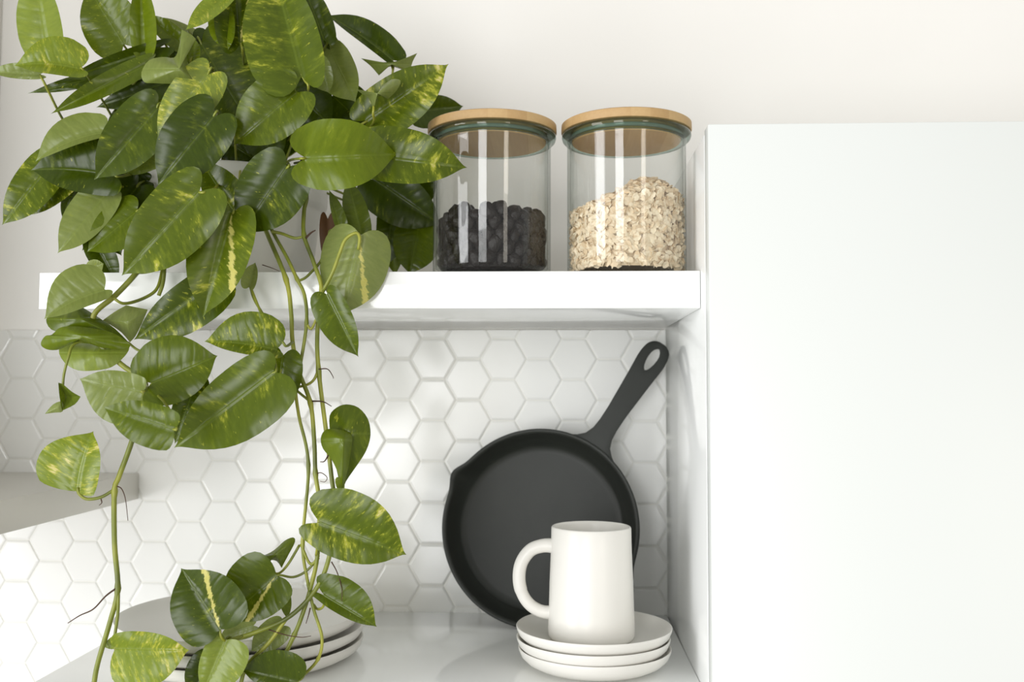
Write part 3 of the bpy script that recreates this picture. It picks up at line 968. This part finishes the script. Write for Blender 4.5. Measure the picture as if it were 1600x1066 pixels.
leaf((222, 613), (124, 592), 26, 58, 0.785, 's', tipz=0.0, fold=(0.3, 0.2), lobe=0.3, pet=[(220, 612), (226, 612), (229, 606, .83), (226, 598, .868)])
leaf((272, 671), (161, 636), 30, 40, 0.755, 'm', tipz=-0.006, fold=0.25, curl=0.3, lobe=0.3, pet=[(270, 671), (276, 668), (258, 630, .81), (232, 606, .862)])
leaf((427, 582), (272, 700), 48, 64, 0.832, 'u', tipz=-0.008, fold=(0.3, 0.45), lobe=0.7, pet=[(424, 584), (432, 578), (426, 550, .85), (418, 505, .868), (398, 470, .878), (391, 448, .885)])
leaf((306, 598), (273, 694), 24, 26, 0.852, 'w', fold=0.3)
leaf((442, 556), (430, 648), 24, 34, 0.872, 'm', tipz=-0.01, fold=(0.2, 0.6), pet=[(440, 560), (446, 565), (438, 590, .868), (458, 606, .868), (485, 628, .868)])
leaf((511, 460), (560, 558), 34, 22, 0.862, 'm', tipz=-0.01, fold=(0.3, 0.6), lobe=0.8, pet=[(512, 461), (505, 470, .87), (488, 512, .874), (480, 508, .874)])
leaf((563, 368), (536, 494), 54, 54, 0.876, 'p', tipz=-0.004, fold=(-0.2, -0.25), lobe=0.8, pet=[(560, 390, .874), (562, 372, .870), (556, 364, .868), (540, 374, .868), (531, 395, .868), (520, 425, .868), (505, 455, .872)], pr=0.0017, stripe=0.2)
leaf((564, 366), (543, 278), 20, 20, 0.925, 'o', fold=0.3)
leaf((534, 366), (514, 296), 14, 7, 0.915, 'o', fold=0.5, pet=[(533, 365), (516, 360, .92), (512, 380, .91), (500, 410, .897), (480, 432, .89)])
leaf((585, 280), (690, 352), 46, 36, 1.02, 'd', fold=0.3, pet=P)
leaf((620, 300), (600, 420), 24, 34, 1.05, 'd', fold=0.3, pet=P)
leaf((655, 352), (640, 430), 36, 38, 1.04, 'm', fold=0.3, pet=P)
leaf((600, 345), (618, 432), 14, 24, 1.06, 'o', fold=0.3, pet=P)
leaf((640, 260), (655, 340), 36, 36, 1.055, 'k', fold=0.3)
leaf((555, 330), (540, 372), 16, 14, 1.02, 'k', fold=0.3)
leaf((512, 342), (516, 428), 14, 22, 0.985, 'k', fold=0.3, mat_=M['brown'])
leaf((390, 448), (399, 410), 9, 16, 0.880, 'p', fold=(0.3, 0.9), pet=[(390, 447), (394, 455), (402, 475, .876), (409, 492, .872)])
# -- second storey, left
fan_leaf([(72, 499), (80, 515), (105, 520), (150, 520), (201, 535), (201, 535), (180, 514), (160, 500), (140, 487), (120, 475), (120, 475), (100, 486), (84, 491)], (125, 498), 0.866, 'm', -0.008, 0.004, (0, -0.02), pet=[(200, 535), (212, 545), (222, 550, .868)])
fan_leaf([(64, 535), (71, 525), (81, 523), (94, 512), (116, 510), (144, 513), (176, 520), (202, 536), (202, 536), (201, 544), (172, 545), (154, 542), (138, 537), (112, 537), (94, 546), (77, 547), (66, 542)], (130, 527), 0.852, 'g', -0.010, 0.004, (0, 0.012))
fan_leaf([(202, 538), (202, 538), (201, 548), (191, 561), (174, 574), (150, 579), (122, 579), (101, 567), (92, 547), (110, 536), (150, 534)], (150, 552), 0.868, 'l', -0.006, 0.004, (0, -0.02))
fan_leaf([(197, 477), (197, 477), (231, 484), (231, 484), (222, 505), (212, 525), (203, 535), (203, 535), (190, 520), (176, 510), (160, 501), (160, 501), (178, 488)], (199, 504), 0.876, 'p', -0.008, 0.004)
fan_leaf([(91, 598), (91, 598), (99, 601), (112, 612), (126, 620), (126, 620), (117, 632), (97, 642), (97, 642), (93, 620)], (103, 620), 0.840, 'o', 0.006, -0.004, pet=[(98, 606), (100, 585), (107, 558, .842), (116, 538, .848), (150, 528, .862)])
fan_leaf([(97, 628), (83, 632), (70, 647), (70, 647), (85, 645), (98, 643)], (89, 638), 0.839, 'p', -0.003, 0.0)
leaf((121, 768), (146, 674), 30, 70, 0.846, 'y', tipz=0.004, fold=(0.5, 0.2), lobe=0.3, bow=-4, pet=[(121, 762, .845), (124, 772, .845), (136, 780, .846), (158, 777, .848), (179, 765, .850)], pr=0.0016)
# -- central vines, lower
fan_leaf([(516, 676), (515, 650), (526, 637), (541, 632), (560, 637), (575, 655), (579, 680), (572, 705), (556, 730), (541, 752), (535, 768), (535, 768), (526, 735), (522, 700)], (546, 678), 0.862, 'u', -0.006, 0.006, pet=[(518, 676), (512, 686, .866), (508, 690, .868)])
fan_leaf([(501, 686), (507, 673), (520, 670), (540, 674), (550, 682), (549, 700), (545, 726), (540, 748), (534, 768), (534, 768), (530, 745), (518, 718), (505, 702)], (536, 688), 0.850, 'g', -0.008, 0.004)
leaf((531, 748), (535, 771), 8, 6, 0.854, 'l')
leaf((500, 817), (635, 867), 44, 66, 0.846, 'v', tipz=0.0, fold=(0.3, 0.25), lobe=1.5, pet=[(502, 817), (494, 822, .85), (496, 850, .86), (494, 868, .866)])
leaf((506, 930), (589, 980), 14, 42, 0.862, 'm', tipz=-0.006, fold=(0.5, 0.2), lobe=1.9, pet=[(508, 931), (505, 948, .868), (496, 952, .872), (490, 945, .875)])
leaf((344, 984), (283, 888), 60, 58, 0.836, 'd', tipz=0.004, fold=(0.45, 0.3), lobe=0.6, pet=[(343, 982), (346, 996), (356, 1002, .845), (380, 994, .85)], stripe=0.1)
leaf((432, 900), (352, 968), 58, 44, 0.858, 'm', tipz=-0.006, fold=0.35, lobe=0.6, pet=[(430, 901), (438, 899, .86), (458, 902, .866), (478, 893, .868), (498, 872, .868)], stripe=0.2)
fan_leaf([(394, 873), (394, 873), (412, 868), (428, 860), (445, 845), (458, 840), (461, 847), (452, 865), (444, 880), (440, 888), (440, 888), (432, 877), (420, 876), (417, 884), (405, 882)], (432, 866), 0.872, 'o', -0.008, 0.002, pet=[(418, 880), (424, 893), (436, 896), (450, 882), (468, 852)])
leaf((440, 918), (449, 968), 8, 12, 0.876, 'o')
leaf((180, 1014), (296, 1016), 62, 28, 0.838, 'y', tipz=-0.004, fold=(0.25, 0.25), lobe=0.5, pet=[(182, 1022), (179, 1000), (184, 960, .844), (185, 925, .848)], pr=0.0015)
leaf((185, 1000), (163, 1012), 9, 10, 0.842, 'l')
leaf((352, 1000), (316, 1086), 26, 46, 0.842, 'l', tipz=-0.006, fold=(0.3, 0.35), lobe=0.6, pet=[(352, 1001), (356, 996, .848), (362, 998, .852)])
leaf((332, 1030), (296, 1090), 30, 20, 0.862, 'd')
leaf((464, 1066), (376, 1046), 44, 22, 0.852, 'd', tipz=-0.004, lobe=0.9, pet=[(463, 1066), (472, 1060), (476, 1052)])
leaf((396, 978), (342, 996), 16, 16, 0.868, 'p')
leaf((440, 978), (392, 1018), 22, 24, 0.872, 'p')
# -- crown, left fan of narrow leaves
leaf((250, 74), (100, 124), 14, 22, 0.912, 'd', tipz=-0.02, pet=P)
leaf((200, 110), (43, 146), 12, 12, 0.918, 'd', tipz=-0.02, fold=0.2, pet=[(195, 112), (205, 125), (160, 110, .94), (190, 170, .96), (205, 215, .98)])
leaf((228, 102), (79, 178), 20, 16, 0.90, 'm', tipz=-0.03, fold=(0.4, 0.7), pet=[(226, 104), (210, 130, .93), (185, 150, .94), (188, 178, .96)])
leaf((262, 128), (150, 168), 18, 22, 0.93, 'k', pet=P)
leaf((262, 158), (200, 184), 14, 14, 0.935, 'y')
leaf((252, 246), (185, 272), 12, 14, 0.915, 'l', fold=0.2)
leaf((232, 284), (178, 298), 18, 14, 0.94, 'k')
leaf((300, 95), (205, 130), 24, 26, 0.945, 'd', pet=P)
leaf((215, 165), (165, 215), 22, 26, 0.95, 'd', pet=P)
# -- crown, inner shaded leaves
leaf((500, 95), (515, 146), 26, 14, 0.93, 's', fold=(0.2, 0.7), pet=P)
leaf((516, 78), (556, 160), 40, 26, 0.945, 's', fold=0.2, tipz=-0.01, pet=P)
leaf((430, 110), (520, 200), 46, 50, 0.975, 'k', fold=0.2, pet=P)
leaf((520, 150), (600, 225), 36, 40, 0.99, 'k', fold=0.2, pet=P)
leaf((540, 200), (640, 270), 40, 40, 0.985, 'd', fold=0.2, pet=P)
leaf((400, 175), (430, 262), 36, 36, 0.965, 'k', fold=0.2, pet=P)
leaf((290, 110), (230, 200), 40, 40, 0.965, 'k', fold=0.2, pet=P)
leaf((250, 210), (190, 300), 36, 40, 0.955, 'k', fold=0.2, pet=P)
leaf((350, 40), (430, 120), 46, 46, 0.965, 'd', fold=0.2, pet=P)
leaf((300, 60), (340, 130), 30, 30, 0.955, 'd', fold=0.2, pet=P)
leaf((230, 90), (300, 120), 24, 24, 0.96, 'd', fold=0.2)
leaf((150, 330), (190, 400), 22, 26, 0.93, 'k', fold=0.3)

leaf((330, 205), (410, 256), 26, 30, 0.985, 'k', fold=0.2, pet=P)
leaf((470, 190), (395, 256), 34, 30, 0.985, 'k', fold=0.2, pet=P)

# -- trailing vines
def vine(pix, r0, r1, knots=()):
    o = U(*pix[0])
    link('vine', pix_tube('vine', pix, r0, r1, o, 8, 6, knots), M['stem'], plant, o - PO)
vine([(300, 262, 1.0), (270, 300, .95), (240, 390, .89), (212, 428, .872), (180, 462, .866), (147, 492, .866), (150, 530, .868), (190, 570, .87), (226, 596, .868), (222, 630, .862), (206, 690, .856), (186, 745, .852), (179, 768, .850),
      (179, 850, .849), (184, 920, .848), (172, 972, .846), (152, 1040, .844), (145, 1085, .843)], 0.0026, 0.0022, (12, 14))
vine([(380, 258, .96), (400, 320, .91), (416, 362, .892), (447, 437, .880), (455, 490, .876), (457, 533, .872), (466, 578, .870), (485, 630, .868), (491, 690, .867), (493, 740, .867), (499, 790, .867), (496, 868, .867), (485, 920, .866),
      (472, 962, .864), (460, 992, .862), (436, 1040, .858), (408, 1078, .855)], 0.0021, 0.0019, (3, 7, 9, 14))
vine([(390, 258, .97), (408, 320, .92), (426, 362, .895), (448, 402, .886), (464, 436, .881), (476, 462, .879), (479, 505, .876), (470, 566, .874), (462, 604, .873), (467, 650, .872), (482, 727, .870), (473, 847, .869), (480, 905, .868),
      (490, 952, .867), (503, 996, .866), (497, 1030, .866), (472, 1058, .868)], 0.0017, 0.0014, (4, 6, 10, 11, 15))
vine([(450, 258, .96), (478, 300, .90), (475, 330, .893), (475, 368, .888), (490, 410, .884), (503, 455, .880), (496, 517, .877), (498, 580, .874), (511, 685, .870), (518, 745, .868), (524, 800, .868), (514, 872, .866), (493, 922, .862),
      (452, 964, .858), (400, 988, .853), (352, 1003, .848)], 0.0019, 0.0021, (3, 5, 7))
vine([(448, 966, .858), (420, 1005, .856), (385, 1042, .854), (372, 1090, .852)], 0.0018, 0.0018)
vine([(425, 362, .892), (440, 365, .889), (460, 372, .888), (474, 370, .888)], 0.0016, 0.0013)
vine([(465, 440, .880), (480, 432, .884), (500, 410, .89)], 0.0013, 0.0012)
vine([(262, 300, .93), (258, 400, .884), (255, 440, .877), (248, 462, .875)], 0.0019, 0.0018)
vine([(497, 580, .874), (490, 594, .872), (478, 602, .872), (455, 607, .871)], 0.0014, 0.0011)
vine([(470, 850, .869), (482, 878, .868), (490, 880, .867), (498, 868, .867)], 0.0013, 0.0013)
def root(pix, r=0.0006):
    o = U(*pix[0])
    link('aerial_root', pix_tube('aerial_root', pix, r, r * 0.45, o, 5, 5), M['root'], plant, o - PO)
root([(183, 760, .848), (190, 764, .847), (196, 780, .846), (200, 814, .845)])
root([(181, 920, .846), (165, 932, .845), (146, 952, .844), (125, 962, .843), (106, 974, .842)], 0.0009)
root([(488, 627, .866), (505, 628, .864), (518, 635, .862)], 0.0008)
root([(498, 577, .872), (512, 577, .87), (520, 588, .869), (521, 592, .869)])
root([(493, 741, .866), (502, 739, .864), (511, 746, .863), (508, 753, .863), (500, 752, .864)], 0.0005)
root([(518, 878, .866), (527, 895, .864), (534, 920, .858), (534, 940, .856)])
root([(478, 372, .886), (486, 364, .884), (493, 360, .883)], 0.0012)
root([(410, 414, .886), (425, 419, .884), (437, 424, .883)], 0.0005)
root([(485, 950, .864), (482, 962, .862), (478, 975, .861)], 0.0007)
root([(420, 984, .856), (445, 992, .855), (470, 996, .854), (486, 994, .856)], 0.0006)
root([(158, 780, .846), (159, 786, .845), (155, 790, .845)], 0.0006)
root([(518, 700, .868), (508, 720, .866), (500, 722, .865)], 0.0008)
